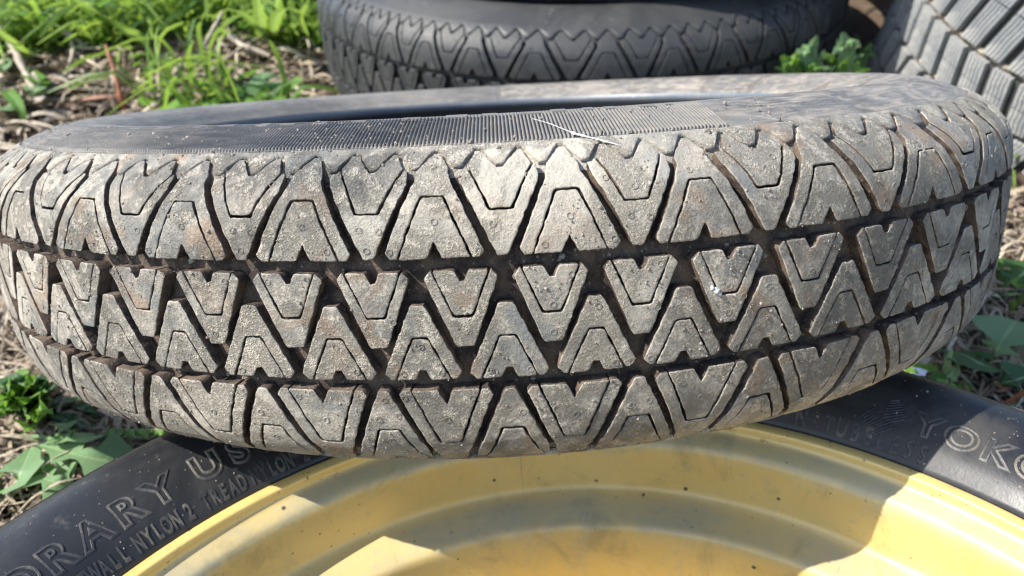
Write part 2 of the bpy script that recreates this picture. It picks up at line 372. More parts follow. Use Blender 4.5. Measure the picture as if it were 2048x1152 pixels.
ZP = [(-.02, .2), (.02, .2), (.135, .1738), (.205, .1738)]      # one tooth, repeated every third of a pitch
def zig(u):
    u = (u - .0133 + .0) % (1 / 3)
    return np.interp(u, [0, .022, .14, .205, .3113, 1 / 3], [.2, .2, .1738, .1738, .2, .2])
def shoulder_band(parent, sgn, hero):
    us = []
    for t in range(NP_ * 3):
        b = -NP_ / 2 + t / 3 + .0133
        us += [b - .022, b, b + .022, b + .06, b + .1, b + .14, b + .172, b + .205, b + .24, b + .275]
    us = np.array(us); n = len(us)
    low = zig(us) + .0060 + .0006 * np.sin(us * 173)
    rows = [(low, .0055), (low + .0002, .0022), (low + .0022, .0004), ((low + .2143) / 2 + .001, 0.), (np.full(n, .2140), .0002), (np.full(n, .2153), .0028)]
    V = np.concatenate([surf(us, sgn * s, d) for s, d in rows]); F = []
    for q in range(len(rows) - 1):
        for i in range(n):
            j = (i + 1) % n; f = [q * n + i, q * n + j, (q + 1) * n + j, (q + 1) * n + i]
            F.append(f if sgn > 0 else f[::-1])
    return mesh('shoulder_band', V, F, ['tread'], parent, fm=None, ang=55)

def carcass(parent, mats=('groove', 'side', 'liner', 'tread'), nseg=260):
    s = np.concatenate([[0, .03, .06, .09, .12, .14, .155, .17, .185, .2, .212, .2165], np.linspace(.22, SS[-1], 26)])
    d = np.where(s < .2155, depth(s), .0028); s = np.concatenate([-s[:0:-1], s]); d = np.concatenate([d[:0:-1], d])
    h, r = prof(s, d)
    inner = [(.150, .722), (.140, .735), (.150, .775), (.168, .82), (.168, .86), (.150, .90), (.11, .935), (.05, .950), (0, .953)]
    ih = [a for a, b in inner]; ir = [b for a, b in inner]
    H = list(h) + ih + [-a for a in ih[-2::-1]]; RR = list(r) + ir + ir[-2::-1]
    H = np.array(H); RR = np.array(RR); m_ = len(H)
    t = np.linspace(-math.pi, math.pi, nseg + 1)[:-1]
    V = np.stack([RR[None] * np.sin(t)[:, None], -RR[None] * np.cos(t)[:, None], np.broadcast_to(H, (nseg, m_))], -1).reshape(-1, 3)
    F = []; FM = []; sl = np.concatenate([s, np.full(m_ - len(s), 9.)])
    for i in range(nseg):
        j = (i + 1) % nseg
        for q in range(m_):
            p = (q + 1) % m_
            F.append([i * m_ + q, j * m_ + q, j * m_ + p, i * m_ + p])
            a = sl[q]; FM.append(2 if (a > 5 or sl[p] > 5) else (1 if abs(a) > .205 and abs(sl[p]) > .205 else (3 if min(abs(a), abs(sl[p])) > .168 else 0)))
    uv = np.stack([np.repeat(t, m_) * K, np.tile(np.minimum(sl, 1), nseg) * K], 1)
    return mesh('tyre_body', V, F, list(mats), parent, fm=FM, uv=uv, ang=60)

# ------------------------------------------------------------------ ground
def fnoise(x, y, f, seed):
    return (np.sin(x * f + seed) * np.cos(y * f * 1.13 + seed * 2.3) + .5 * np.sin(x * f * 2.3 + y * f * 1.7 + seed * 3.1) + .3 * np.cos(x * f * 4.1 - y * f * 3.7 + seed))
def ground_z(x, y):
    x = np.asarray(x, float); y = np.asarray(y, float)
    z = .012 * fnoise(x, y, 5, 1.) + .03 * fnoise(x, y, 1.4, 2.) * np.clip((np.hypot(x, y - .2) - 1.3) / 1, 0, 1)
    z = z + .14 * np.clip(y - 1.5, 0, None) - .07 * np.clip(y - 3.6, 0, None)
    z = z + .055 * np.exp(-((x) ** 2 / .6 + (y - .95) ** 2 / .12))
    xb = 1.55 + .45 * np.clip((y - 1.3) / 1.1, 0, 1); b = np.clip((x - xb) / .45, 0, 1); b = b * b * (3 - 2 * b)
    z = z + b * np.clip(.27 + .41 * (y - 1.4), 0, .9) * np.clip((y - .55) / .5, 0, 1)
    return z
def pix(px, py, up=0.):                      # point of the ground seen through a given spot of the picture
    d = RW @ np.array([(px - 1024) / FPX, 1, -(py - 576) / FPX]); t = .3
    for _ in range(4000):
        p = CAM + d * t
        if p[2] < ground_z(p[0], p[1]) + up or t > 14: break
        t += .006
    return p
def grid_axis(parts): return np.unique(np.concatenate([np.linspace(a, b, n) for a, b, n in parts]))
gx = grid_axis([(-200, -14, 14), (-14, -4, 30), (-4, 4, 240), (4, 14, 30), (14, 200, 14)])
gy = grid_axis([(-200, -8, 14), (-8, -2.5, 20), (-2.5, 6, 250), (6, 14, 40), (14, 250, 16)])
X, Y = np.meshgrid(gx, gy); Z = ground_z(X, Y)
near = np.exp(-np.clip(np.hypot(X, Y - 2) - 5, 0, None)); Z = Z * np.clip(near, 0, 1) + (1 - near) * (.14 * np.clip(Y - 1.5, 0, None) - .07 * np.clip(Y - 3.6, 0, None)) * np.exp(-np.clip(Y - 12, 0, None) / 20)
Z += near * (.010 * fnoise(X, Y, 17, 4.) + .006 * fnoise(X, Y, 41, 5.))
nx = len(gx); ny = len(gy); V = np.stack([X.ravel(), Y.ravel(), Z.ravel()], 1)
F = [[j * nx + i, j * nx + i + 1, (j + 1) * nx + i + 1, (j + 1) * nx + i] for j in range(ny - 1) for i in range(nx - 1)]
kind(mesh('ground', V, F, ['soil']), 'structure')

# ------------------------------------------------------------------ the dusty tyre on top
WR = np.array([[1.0, 0.0, 0.007], [-0.0015, 0.9766, 0.2149], [-0.0068, -0.2149, 0.9766]])
hero = thing('spare_tyre', 'dusty narrow tyre with zigzag tread blocks, largest, lying tilted on the yellow wheel', 'tyre', (0, 0, .4948), rot=WR)
carcass(hero)
hero_parts = []
def ring_of_blocks(parent):
    for i in range(NP_):
        k0 = -NP_ // 2 + i
        for kd, off, rep in (('A', 0, 1), ('V', 0, 1), ('D', 0, 1), ('E', 0, 1)):
            kc = k0; t = float(theta(kc + (.5 if kd in 'VE' else 0))); hr = abs(t) < 1.35
            block('tread_block', kd, kc, hr, parent)
    for i in range(int(NP_ * 1.5)):
        for kd, off in (('B', .183), ('C', .506)):
            kc = -NP_ / 2 + i * 2 / 3 + off + (19 - .6666667 * 28) * 1.0
            # keep the phase of the photographed blocks: centres at off + 2/3 m
            mshift = round((kc - off) / (2 / 3)); kc = off + mshift * 2 / 3
            t = float(theta(kc)); hr = abs((t + math.pi) % (2 * math.pi) - math.pi) < 1.35
            block('tread_block', kd, kc, hr, parent)
ring_of_blocks(hero)
shoulder_band(hero, 1, True); shoulder_band(hero, -1, True)

def ribs(parent, t0, t1):
    per = .00485; n = int((t1 - t0) / per); ts = []; dd = []
    for i in range(n):
        for a, q in ((.0, .0022), (.3, .0018), (.5, -.0011), (.8, -.0008)): ts.append(t0 + (i + a) * per); dd.append(q)
    ts = np.array(ts); dd = np.array(dd); ss = np.concatenate([[.2185, .2205], np.linspace(.225, .288, 7), [.2915, .2925]])
    fall = np.ones(len(ss)); fall[0] = 0; fall[-1] = 0
    fade = np.clip((ts - t0) / .2, 0, 1) ** .6
    V = []
    for s, fl in zip(ss, fall):
        V.append(surf_t(ts, s + .0008 * np.sin(ts * 60), (.0024 - (.0024 - dd) * fl * (.25 + .75 * fade))))
    V = np.concatenate(V); n = len(ts)
    F = [[q * n + i, q * n + i + 1, (q + 1) * n + i + 1, (q + 1) * n + i] for q in range(len(ss) - 1) for i in range(n - 1)]
    uv = np.stack([np.tile(ts, len(ss)) * K, np.repeat(ss, n) * K], 1)
    o = mesh('sidewall_ribs', V, F, ['side'], parent, uv=uv, ang=70); kind(o, 'stuff'); return o
ribs(hero, -1.15, .292)
# little worn plates of raised marks along the crest
bag = Bag()
for t, wd in [(-.62, .03), (-.55, .035), (-.47, .02), (-.42, .03), (-.35, .018), (-.31, .022), (-.26, .02), (-.20, .02), (-.13, .025), (-.07, .03), (-.02, .02), (.03, .028), (.075, .02), (.12, .014), (.15, .014), (.20, .02), (.235, .012)]:
    s0 = .280 + rng.uniform(0, .005); s1 = s0 + rng.uniform(.011, .016); n = 5
    tt = np.linspace(t, t + wd, n); v = []
    for s, d in ((s0, .003), (s0 + .001, -.0012), (s1 - .001, -.0006), (s1, .003)): v.append(surf_t(tt, s, d))
    v = np.concatenate(v); f = [[q * n + i, q * n + i + 1, (q + 1) * n + i + 1, (q + 1) * n + i] for q in range(3) for i in range(n - 1)]
    f += [[0, n, 2 * n, 3 * n], [n - 1, 4 * n - 1, 3 * n - 1, 2 * n - 1]]
    bag.add(v, f)
bag.build('raised_mark', ['side'], hero, ang=40)

# dried mud crumbs
def lump(c, r, up):
    n = 5; a = np.arange(n) * 2 * math.pi / n + rng.uniform(0, 6)
    nrm = up / (np.linalg.norm(up) + 1e-9); t1 = np.cross(nrm, [.3, .2, .9]); t1 /= np.linalg.norm(t1); t2 = np.cross(nrm, t1)
    rr = r * rng.uniform(.65, 1.25, n)
    base = c + (np.cos(a) * rr)[:, None] * t1 + (np.sin(a) * rr)[:, None] * t2 - nrm * r * .2
    mid = c + (np.cos(a + .4) * rr * .75)[:, None] * t1 + (np.sin(a + .4) * rr * .75)[:, None] * t2 + nrm * (r * rng.uniform(.3, .7, n))[:, None]
    top = c + nrm * r * rng.uniform(.7, 1.0)
    return np.concatenate([base, mid, top[None]]), [[i, (i + 1) % n, n + (i + 1) % n, n + i] for i in range(n)] + [[n + i, n + (i + 1) % n, 2 * n] for i in range(n)]
def patch(x, s): return np.sin(x * 23 + 1.3) * np.cos(s * 31 + .7) + .7 * np.sin(x * 57 + s * 44) + .5 * np.sin(x * 9 - 1)
bag = Bag(); E_ = np.concatenate(edge_pts); cnt = 0
for q in E_:
    t = float(theta(q[0] / PA))
    if abs(t) > 1.3: continue
    pr = .10 + .22 * (patch(q[0], q[1]) > .4) + (.10 if q[1] < -.05 else 0)
    if rng.random() < pr:
        k = (q[0] + rng.normal(0, .0007)) / PA; s = q[1] + rng.normal(0, .0007); d = .0002
        p0 = surf(k, s, d); up = p0 - surf(k, s, d + .01); v, f = lump(p0, min(.0026, rng.lognormal(-7.05, .42)), up); bag.add(v, f); cnt += 1
def inside(p, P):
    a = P; b_ = np.roll(P, -1, 0); c = ((a[:, 1] > p[1]) != (b_[:, 1] > p[1])) & (p[0] < (b_[:, 0] - a[:, 0]) * (p[1] - a[:, 1]) / (b_[:, 1] - a[:, 1] + 1e-12) + a[:, 0])
    return c.sum() % 2 == 1
for P_, ar in face_polys:
    if not (-.98 < P_[:, 0].mean() < .78): continue
    mn, mx = P_.min(0), P_.max(0)
    for _ in range(70):
        q = rng.uniform(mn, mx)
        if rng.random() > (.9 if patch(q[0], q[1]) > .55 else .07) or not inside(q, P_): continue
        p0 = surf(q[0] / PA, q[1], .0002); up = p0 - surf(q[0] / PA, q[1], .01); v, f = lump(p0, min(.0026, rng.lognormal(-7.1, .5)), up); bag.add(v, f)
for _ in range(900):   # specks on the ribs, in the grooves
    if rng.random() < .6: t = rng.uniform(-1.0, .4); s = rng.uniform(.2, .29); p0 = surf_t(t, s, -.0002); up = p0 - surf_t(t, s, .01)
    else:
        t = rng.uniform(-1.2, 1.0); s = rng.choice([rng.uniform(.061, .074), rng.uniform(-.075, -.062), rng.uniform(-.06, .06)]); p0 = surf_t(t, s, .0182); up = p0 - surf_t(t, s, .03)
    v, f = lump(p0, min(.0050, rng.lognormal(-6.9, .6)), up); bag.add(v, f)
kind(bag.build('dried_mud_crumbs', ['mud'], hero, smooth=False), 'stuff')
# white paint scrape
path = np.array([(.046, .2634), (.0662, .2473), (.0922, .2201), (.1159, .2055), (.1392, .1925)]); n = 60
tt = np.linspace(0, 1, n); pp = np.stack([np.interp(tt, np.linspace(0, 1, 5), path[:, i]) for i in range(2)], 1)
wd = .0023 * np.sin(np.pi * np.clip(tt * 1.02 - .0, 0, 1)) ** .7 * rng.uniform(.4, 1.25, n) * np.where(tt < .45, .22, 1) * (.45 + .55 * (np.sin(tt * 120) > -.3)) + .0002
v = np.concatenate([surf_t(pp[:, 0] - wd * .45, pp[:, 1] - wd, -.0016), surf_t(pp[:, 0], pp[:, 1], -.0021), surf_t(pp[:, 0] + wd * .45, pp[:, 1] + wd, -.0016)])
f = [[q * n + i, q * n + i + 1, (q + 1) * n + i + 1, (q + 1) * n + i] for q in range(2) for i in range(n - 1)]
mesh('white_scrape', v, f, ['paint'], hero, smooth=False)
bag = Bag()
for t, s, r in ((.2262, .0196, .003), (.2310, .0150, .0042), (.2354, .0111, .003)):
    p0 = surf_t(t, s, 0.); v, f = lump(p0, r, p0 - surf_t(t, s, .01)); bag.add(v, f)
bag.build('bird_dropping', ['paint'], hero, smooth=False)

# ------------------------------------------------------------------ the black tyre with the yellow rim beneath
LC = np.array([.06297, -1.41355, 0.])
wheel = thing('yellow_wheel', 'black tyre on a glossy yellow steel rim, lying flat under the dusty tyre', 'wheel', LC)
def lathe(name, pts, mats, parent, nseg=320, fm=None, smooth_n=0):
    P = np.array(pts, float); m_ = len(P); t = np.linspace(0, 2 * math.pi, nseg + 1)[:-1]
    V = np.stack([P[None, :, 0] * np.sin(t)[:, None], P[None, :, 0] * np.cos(t)[:, None], np.broadcast_to(P[:, 1], (nseg, m_))], -1).reshape(-1, 3)
    F = [[i * m_ + q, i * m_ + q + 1, ((i + 1) % nseg) * m_ + q + 1, ((i + 1) % nseg) * m_ + q] for i in range(nseg) for q in range(m_ - 1)]
    uv = np.stack([np.repeat(t, m_) * K, np.tile(P[:, 0], nseg) * K], 1)
    return mesh(name, V, F, mats, parent, ang=60, uv=uv)
def smooth_poly(pts, n=5):
    P = np.array(pts, float); out = []
    for i in range(len(P) - 1):
        p0 = P[max(i - 1, 0)]; p1 = P[i]; p2 = P[i + 1]; p3 = P[min(i + 2, len(P) - 1)]
        for j in range(n):
            t = j / n; out.append(.5 * ((2 * p1) + (-p0 + p2) * t + (2 * p0 - 5 * p1 + 4 * p2 - p3) * t * t + (-p0 + 3 * p1 - 3 * p2 + p3) * t ** 3))
    out.append(P[-1]); return np.array(out)
LS = [(.731, .352), (.735, .366), (.742, .374), (.760, .390), (.785, .404), (.815, .414), (.845, .419), (.872, .418), (.895, .410), (.916, .397), (.934, .380), (.946, .366), (.958, .345), (.968, .318), (.975, .29), (.979, .25), (.98, .212)]
low_prof = smooth_poly(LS, 4)
full = np.concatenate([low_prof, np.array([(r, .424 - z) for r, z in low_prof[::-1]][1:])])
lathe('tyre', full[::-1], ['black'], wheel)
def side_z(r): return np.interp(r, low_prof[:, 0][:60], low_prof[:, 1][:60])
RIMP = [(.700, .335), (.722, .352), (.7315, .3575), (.7325, .3615), (.729, .3645), (.722, .3655), (.714, .3645), (.7115, .3605), (.7095, .352), (.705, .347), (.697, .3435), (.686, .3385), (.680, .333), (.6755, .322), (.673, .300), (.671, .272), (.668, .252), (.660, .244), (.648, .240), (.622, .2355), (.606, .2325), (.5985, .225), (.595, .205), (.592, .16), (.589, .10), (.583, .078), (.565, .068), (.53, .062), (.49, .060), (.475, .056), (.47, .045)]
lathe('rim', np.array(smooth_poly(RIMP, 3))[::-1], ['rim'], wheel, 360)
# raised lettering
def glyph(ch, outline, bold=.0):
    cu = bpy.data.curves.new('g', 'FONT'); cu.body = ch; cu.size = 1; cu.align_x = 'CENTER'; cu.resolution_u = 6; cu.offset = bold
    if outline: cu.fill_mode = 'NONE'; cu.bevel_depth = .038; cu.bevel_resolution = 1
    else: cu.fill_mode = 'BOTH'; cu.extrude = .05; cu.bevel_depth = .012; cu.bevel_resolution = 0
    o = bpy.data.objects.new('g', cu); col.objects.link(o); bpy.context.view_layer.update()
    dg = bpy.context.evaluated_depsgraph_get(); me = o.evaluated_get(dg).to_mesh()
    v = np.empty(len(me.vertices) * 3); me.vertices.foreach_get('co', v); v = v.reshape(-1, 3).copy(); f = [list(p.vertices) for p in me.polygons]
    o.evaluated_get(dg).to_mesh_clear(); bpy.data.objects.remove(o); bpy.data.curves.remove(cu)
    return v, f
GC = {}
def lettering(text, ang0, step, r0, hgt, outline, wide, bold, zs, name='raised_lettering'):
    bag = Bag()
    for i, ch in enumerate(text):
        if ch == ' ': continue
        key = (ch, outline, bold)
        if key not in GC: GC[key] = glyph(ch, outline, bold)
        v, f = GC[key]; cap = .73
        x = v[:, 0] / cap * hgt * wide; y = v[:, 1] / cap * hgt; z = v[:, 2] / cap * hgt * zs
        a = R(ang0 + step * i) + x / (r0 + hgt * .5); rr = r0 + y
        bag.add(np.stack([rr * np.sin(a), rr * np.cos(a), side_z(rr) + z + .0004], 1), f)
    if bag.n: return bag.build(name, ['letter'], wheel, ang=40)
lettering('TEMPORARY', -73.2 + .3, 3.42, .770, .0375, True, 1.08, .035, 1.0)
lettering('USE', -40.6, 3.42, .770, .0375, True, 1.08, .035, 1.0)
lettering('ONLY', -27., 3.42, .770, .0375, True, 1.08, .035, 1.0)
lettering('SIDEWALL', -58.5, 1.0, .7385, .0175, False, .66, .02, 1.1)
lettering('NYLON', -49.85, 1.0, .7385, .0175, False, .66, .02, 1.1)
lettering('2', -44.4, 1.0, .7385, .0175, False, .75, .02, 1.1)
lettering('TREAD', -42.5, 1.03, .7385, .0175, False, .66, .02, 1.1)
lettering('NYLON', -36.9, 1.0, .7385, .0175, False, .66, .02, 1.1)
lettering('2', -31.0, 1.0, .7385, .0175, False, .75, .02, 1.1)
lettering('N', 30.0, 1.3, .7385, .021, False, .8, .02, .9)
lettering('TUBELESS', 33.0, 1.40, .7385, .0215, False, .78, .01, .9)
lettering('YOKOHAMA', 42.2, 3.22, .770, .035, True, 1.12, .02, .7)
# hatched arrow emblem before the word
bag = Bag()
for i in range(9):
    for (b0, q0, b1, q1) in ((35.3 + .31 * i, .757 - .0006 * i, 36.9 + .31 * i, .786 - .0022 * i), (38.2 - .05 * i, .806 - .0052 * i, 39.0 + .2 * i, .812 - .0030 * i)):
        n = 5; al = np.linspace(R(b0), R(b1), n); rl = np.linspace(q0, q1, n); v = []
        for dr, z in ((-.0008, -.001), (0, .0022), (.0008, -.001)): v.append(np.stack([(rl + dr) * np.sin(al), (rl + dr) * np.cos(al), side_z(rl + dr) + z], 1))
        bag.add(np.concatenate(v), [[q * n + i_, q * n + i_ + 1, (q + 1) * n + i_ + 1, (q + 1) * n + i_] for q in range(2) for i_ in range(n - 1)])
bag.build('hatched_emblem', ['letter'], wheel)
# thin moulding lines on the black sidewall and a few specks of mud
for r in (.912,):
    P = [(r - .0012, side_z(r) - .001), (r, side_z(r) + .0011), (r + .0012, side_z(r) - .001)]
    lathe('moulding_line', P[::-1], ['letter'], wheel, 300)
bag = Bag()
for _ in range(700):
    a = R(rng.uniform(-75, 65)); rr = rng.uniform(.735, .94); p0 = np.array([rr * math.sin(a), rr * math.cos(a), side_z(rr)]); v, f = lump(p0, min(.0028, rng.lognormal(-7.2, .5)), np.array([0, 0, 1.])); bag.add(v, f)
kind(bag.build('mud_specks', ['mud'], wheel, smooth=False), 'stuff')

# ------------------------------------------------------------------ the dark tyre behind: copies of the same parts, larger
f_ = .93
rc = CAM + (np.array([.504, 2.952, .441]) - CAM) * f_
rear = thing('spare_tyre', 'dark grey clean narrow tyre with the same zigzag tread, half shaded behind the dusty one', 'tyre', rc, rot=axis_rot(.018, -.141) @ np.array(Matrix.Rotation(-.80, 3, 'Z')), scale=(1.473 * f_, 1.473 * f_, 1.719 * f_))
def copy_parts(src, dst, swap, skip=()):
    for c in list(src.children):
        if any(c.name.startswith(s) for s in skip): continue
        d = c.copy(); link(d, dst); d.matrix_parent_inverse = Matrix.Identity(4)
        for i, s in enumerate(d.material_slots):
            nm = s.material.name; s.link = 'OBJECT'; s.material = swap.get(nm, s.material)
swap = {M['edge'].name: M['rear'], M['tread'].name: M['rear'], M['groove'].name: M['rearg'], M['side'].name: M['rear'], M['liner'].name: M['rearg'], M['mud'].name: M['mud']}
copy_parts(hero, rear, swap, ('dried_mud', 'white_scrape', 'bird_', 'sidewall_ribs', 'raised_mark'))

ax = axis_rot(.018, -.141)[:, 2]
top = thing('stacked_tyre', 'black tyre stacked on the dark grey one, its underside showing at the top edge', 'tyre', rc + ax * (.212 * 1.6 + .212 * 1.5 + .0) + np.array([.36, .06, 0]), rot=axis_rot(.018, -.141) @ np.array(Matrix.Rotation(2., 3, 'Z')), scale=(1.25, 1.25, 1.5))
swap2 = {M['mud'].name: M['black'], M['tread'].name: M['black'], M['edge'].name: M['black'], M['groove'].name: M['black'], M['side'].name: M['black'], M['liner'].name: M['black']}
copy_parts(hero, top, swap2, ('dried_mud', 'white_scrape', 'bird_', 'sidewall_ribs', 'raised_mark'))

# ------------------------------------------------------------------ the pale winter tyre at the right
f2 = .75
wc = CAM + (np.array([3.237, 2.415, .355]) - CAM) * f2 + np.array([.19, 0, 0])
winter = thing('winter_tyre', 'pale grey winter tyre with siped blocks and a muddy groove, at the right edge', 'tyre', wc, rot=axis_rot(.086, -.411))
RT = 1.18 * f2; HW = .33
wp = [(0, 0), (.10, -.001), (.20, -.003), (.32, -.008), (.385, -.018), (.425, -.037), (.445, -.062), (.455, -.10), (.455, -.16), (.445, -.22), (.42, -.27), (.38, -.29)]
wprof = smooth_poly(wp, 4); WSS = np.concatenate([[0], np.cumsum(np.hypot(*np.diff(wprof, axis=0).T))])
def wsurf(t, s, d=0.):
    s = np.asarray(s) + .15; a = np.abs(s); h = np.interp(a, WSS, wprof[:, 0]) * np.sign(s) - .15; r = RT + np.interp(a, WSS, wprof[:, 1]) 
    th = np.clip((a - .33) / .14, 0, 1) * 1.5
    r = r - d * np.cos(th); h = h - np.sign(s) * d * np.sin(th)
    return np.stack([r * np.sin(t), -r * np.cos(t), h + 0 * t], -1)
s = np.concatenate([np.linspace(0, .42, 18), np.linspace(.44, WSS[-1], 14)]); d = np.where(s < .47, .026, .004); s = np.concatenate([-s[:0:-1], s]) - .15; d = np.concatenate([d[:0:-1], d])
ns = 180; t = np.linspace(-math.pi, math.pi, ns + 1)[:-1]
V = np.stack([wsurf(np.full(len(s), a), s, d) for a in t]); m_ = len(s); inner = np.array([(.22, -.29), (.20, -.2), (.1, -.06), (-.1, -.06), (-.2, -.2), (-.22, -.29)])
VI = np.stack([np.stack([(RT + inner[:, 1]) * np.sin(a), -(RT + inner[:, 1]) * np.cos(a), inner[:, 0]], 1) for a in t]); V = np.concatenate([V, VI], 1); m2 = V.shape[1]
F = [[i * m2 + q, ((i + 1) % ns) * m2 + q, ((i + 1) % ns) * m2 + (q + 1) % m2, i * m2 + (q + 1) % m2] for i in range(ns) for q in range(m2)]
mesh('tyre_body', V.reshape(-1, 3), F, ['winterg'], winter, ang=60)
def winter_block(s0, s1, wt, skew, nsl, gap_mid):
    bag = Bag(); n = nsl
    halves = [(s0, (s0 + s1) / 2 - gap_mid), ((s0 + s1) / 2 + gap_mid, s1)]
    for (a, b) in halves:
        for i in range(n):
            t0 = -wt / 2 + wt * i / n + .0016; t1 = -wt / 2 + wt * (i + 1) / n - .0016
            ss = np.linspace(a, b, 7); z = np.array([0, .0022, 0, -.0022, 0, .0022, 0]) if 0 < i else np.zeros(7)
            z1 = np.array([0, .0022, 0, -.0022, 0, .0022, 0]) if i < n - 1 else np.zeros(7); sk = skew * (ss - (s0 + s1) / 2)
            v = []
            for tt_, zz, dd_ in ((t0, z, .026), (t0, z, .0015), (t0 + .0012, z, 0.), (t1 - .0012, z1, 0.), (t1, z1, .0015), (t1, z1, .026)): v.append(wsurf(tt_ + zz + sk, ss, dd_))
            v = np.concatenate(v); f = [[q * 7 + j, (q + 1) * 7 + j, (q + 1) * 7 + j + 1, q * 7 + j + 1] for q in range(5) for j in range(6)]
            f += [[0, 7, 14, 21, 28, 35][::-1], [6, 13, 20, 27, 34, 41]]
            bag.add(v, f)
    return bag
NB = 50; rowspec = [(-.014, .320, .22, 5, .004), (-.210, -.042, -.25, 5, .0022), (-.395, -.235, .25, 5, .003), (-.60, -.425, 0., 5, .004)]
for ri, (s0, s1, sk, nsl, gm) in enumerate(rowspec):
    proto = None
    for i in range(NB):
        a = 2 * math.pi * (i + .5 * (ri % 2)) / NB
        if proto is None: proto = winter_block(s0, s1, 2 * math.pi / NB * .72, sk, nsl, gm).build('tread_block', ['winter'], winter, ang=40); o = proto
        else: o = proto.copy(); link(o, winter); o.matrix_parent_inverse = Matrix.Identity(4)
        o.rotation_euler = (0, 0, a)
bag = Bag()
for sm in (-.028, -.222, -.41):          # mud packed in two of the grooves
    n = 500; tt = np.linspace(-math.pi, math.pi, n); v = []
    for k_, (ds_, dz) in enumerate(((-.011, .025), (-.005, .016), (0, .012), (.005, .016), (.011, .025))):
        v.append(wsurf(tt, sm + ds_ + .002 * np.sin(tt * 47 + k_), dz + .009 * np.abs(np.sin(tt * 31 + k_ * .3) * np.sin(tt * 53 + 2))))
    bag.add(np.concatenate(v), [[q * n + i, q * n + i + 1, (q + 1) * n + i + 1, (q + 1) * n + i] for q in range(4) for i in range(n - 1)])
bag.build('groove_mud', ['tan'], winter)

# ------------------------------------------------------------------ plants
def leaf_mesh(path, width, lobes=0, fold=.25, side=None, seed=0, nseg=16, ruff=.0):
    P = smooth_poly(path, max(2, nseg // (len(path) - 1))); n = len(P); t = np.linspace(0, 1, n); rr = np.random.default_rng(seed)
    T = np.gradient(P, axis=0); T /= np.linalg.norm(T, axis=1)[:, None]
    sd = np.cross(T, [0, 0, 1.]) if side is None else np.broadcast_to(side, T.shape) - T * (T @ np.array(side))[:, None]
    sd = sd / (np.linalg.norm(sd, axis=1)[:, None] + 1e-6); up = np.cross(sd, T)
    if lobes == 0: wv = np.sin(np.pi * np.clip(t, 0, 1) ** .8) ** .8
    elif lobes < 0: wv = np.clip(np.minimum(t * 12, 1) * (1 - t ** 3), 0, 1)          # strap leaf
    else:
        base = .18 + .82 * np.clip((t - .15) / .5, 0, 1) ** 1.2; base *= np.where(t > .8, np.sqrt(np.clip((1 - t) / .2, 0, 1)), 1)
        saw = (t * lobes) % 1.; wv = base * np.where(t < .72, .25 + .75 * saw ** 1.5, 1.); wv *= np.minimum(t * 10 + .2, 1)
    rows = []
    for j, q in enumerate((-1, -.5, -.06, .06, .5, 1)):
        sh = np.roll(wv, 0) * width / 2 * (1 + .12 * rr.normal(size=n) * (abs(q) == 1)); lag = 0
        lift = abs(q) * width / 2 * fold * wv + ruff * width * np.sin(t * 23 + q * 3 + seed) * abs(q)
        rows.append(P + sd * (q * sh)[:, None] + up * lift[:, None] + (up * (-.0015) if abs(q) < .1 else 0))
    V = np.concatenate(rows); F = []; FM = []
    for j in range(5):
        for i in range(n - 1): F.append([j * n + i, (j + 1) * n + i, (j + 1) * n + i + 1, j * n + i + 1]); FM.append(1 if j == 2 else 0)
    return V, F, FM
def add_leaf(parent, loc, path, width, mat, name='leaf', **k):
    V, F, FM = leaf_mesh(path, width, **k); return mesh(name, V - np.asarray(loc), F, [mat, 'pale'], parent, fm=FM)
def P3(px, py, up): p = pix(px, py, up); return p
def plant(name, label, cat, base_px, leaves, group=None):
    b = pix(*base_px); t = thing(name, label, cat, b, group)
    for i, L in enumerate(leaves):
        pts = [pix(*q) for q in L[0]]
        add_leaf(t, b, pts, L[1], L[2], seed=i + int(base_px[0]), **(L[3] if len(L) > 3 else {}))
    return t
# leaves: ([(px, py, height)...], width, material, options)
plant('dandelion_plant', 'flat dandelion with pale green lobed leaves in the litter beside the black tyre', 'plant', (60, 905, 0), [
    ([(40, 868, .03), (90, 876, .06), (140, 878, .10), (203, 868, .06)], .085, 'dand', dict(lobes=3, fold=.15)),
    ([(60, 885, .03), (120, 900, .07), (180, 915, .09), (276, 932, .05)], .155, 'dand', dict(lobes=2, fold=.12)),
    ([(95, 945, .03), (80, 952, .06), (110, 965, .09), (152, 985, .05)], .125, 'dand', dict(lobes=2, fold=.12)),
    ([(28, 982, .02), (34, 960, .07), (48, 928, .08), (62, 893, .06)], .085, 'dand', dict(lobes=0, fold=.12)),
    ([(70, 880, .02), (78, 905, .03), (84, 930, .04), (98, 960, .03)], .10, 'deep', dict(lobes=3)),
    ([(90, 900, .02), (100, 920, .05), (112, 940, .05), (125, 962, .04)], .07, 'dand', dict(lobes=3)),
    ([(60, 890, .03), (100, 885, .06), (120, 860, .1), (135, 845, .1)], .06, 'dand', dict(lobes=2)),
    ([(0, 985, .02), (-20, 975, .05), (-40, 960, .05)], .07, 'bright', dict(lobes=0))])
sp = [([(200, 872, .03), (235, 874, .05), (275, 872, .05), (328, 872, .05)], .012, 'bright', dict(lobes=-1))]
for i in range(13):
    x = 206 + i * 9.5; sp.append(([(x, 873, .05), (x + 6, 868 - 7 * (i % 2) + 3, .06), (x + 13, 864 + (i % 3) * 7, .06)], .022, 'bright', dict(lobes=0)))
plant('creeping_sprig', 'thin creeping sprig of tiny bright leaves reaching under the dusty tyre', 'plant', (200, 874, 0), sp)
cl = []
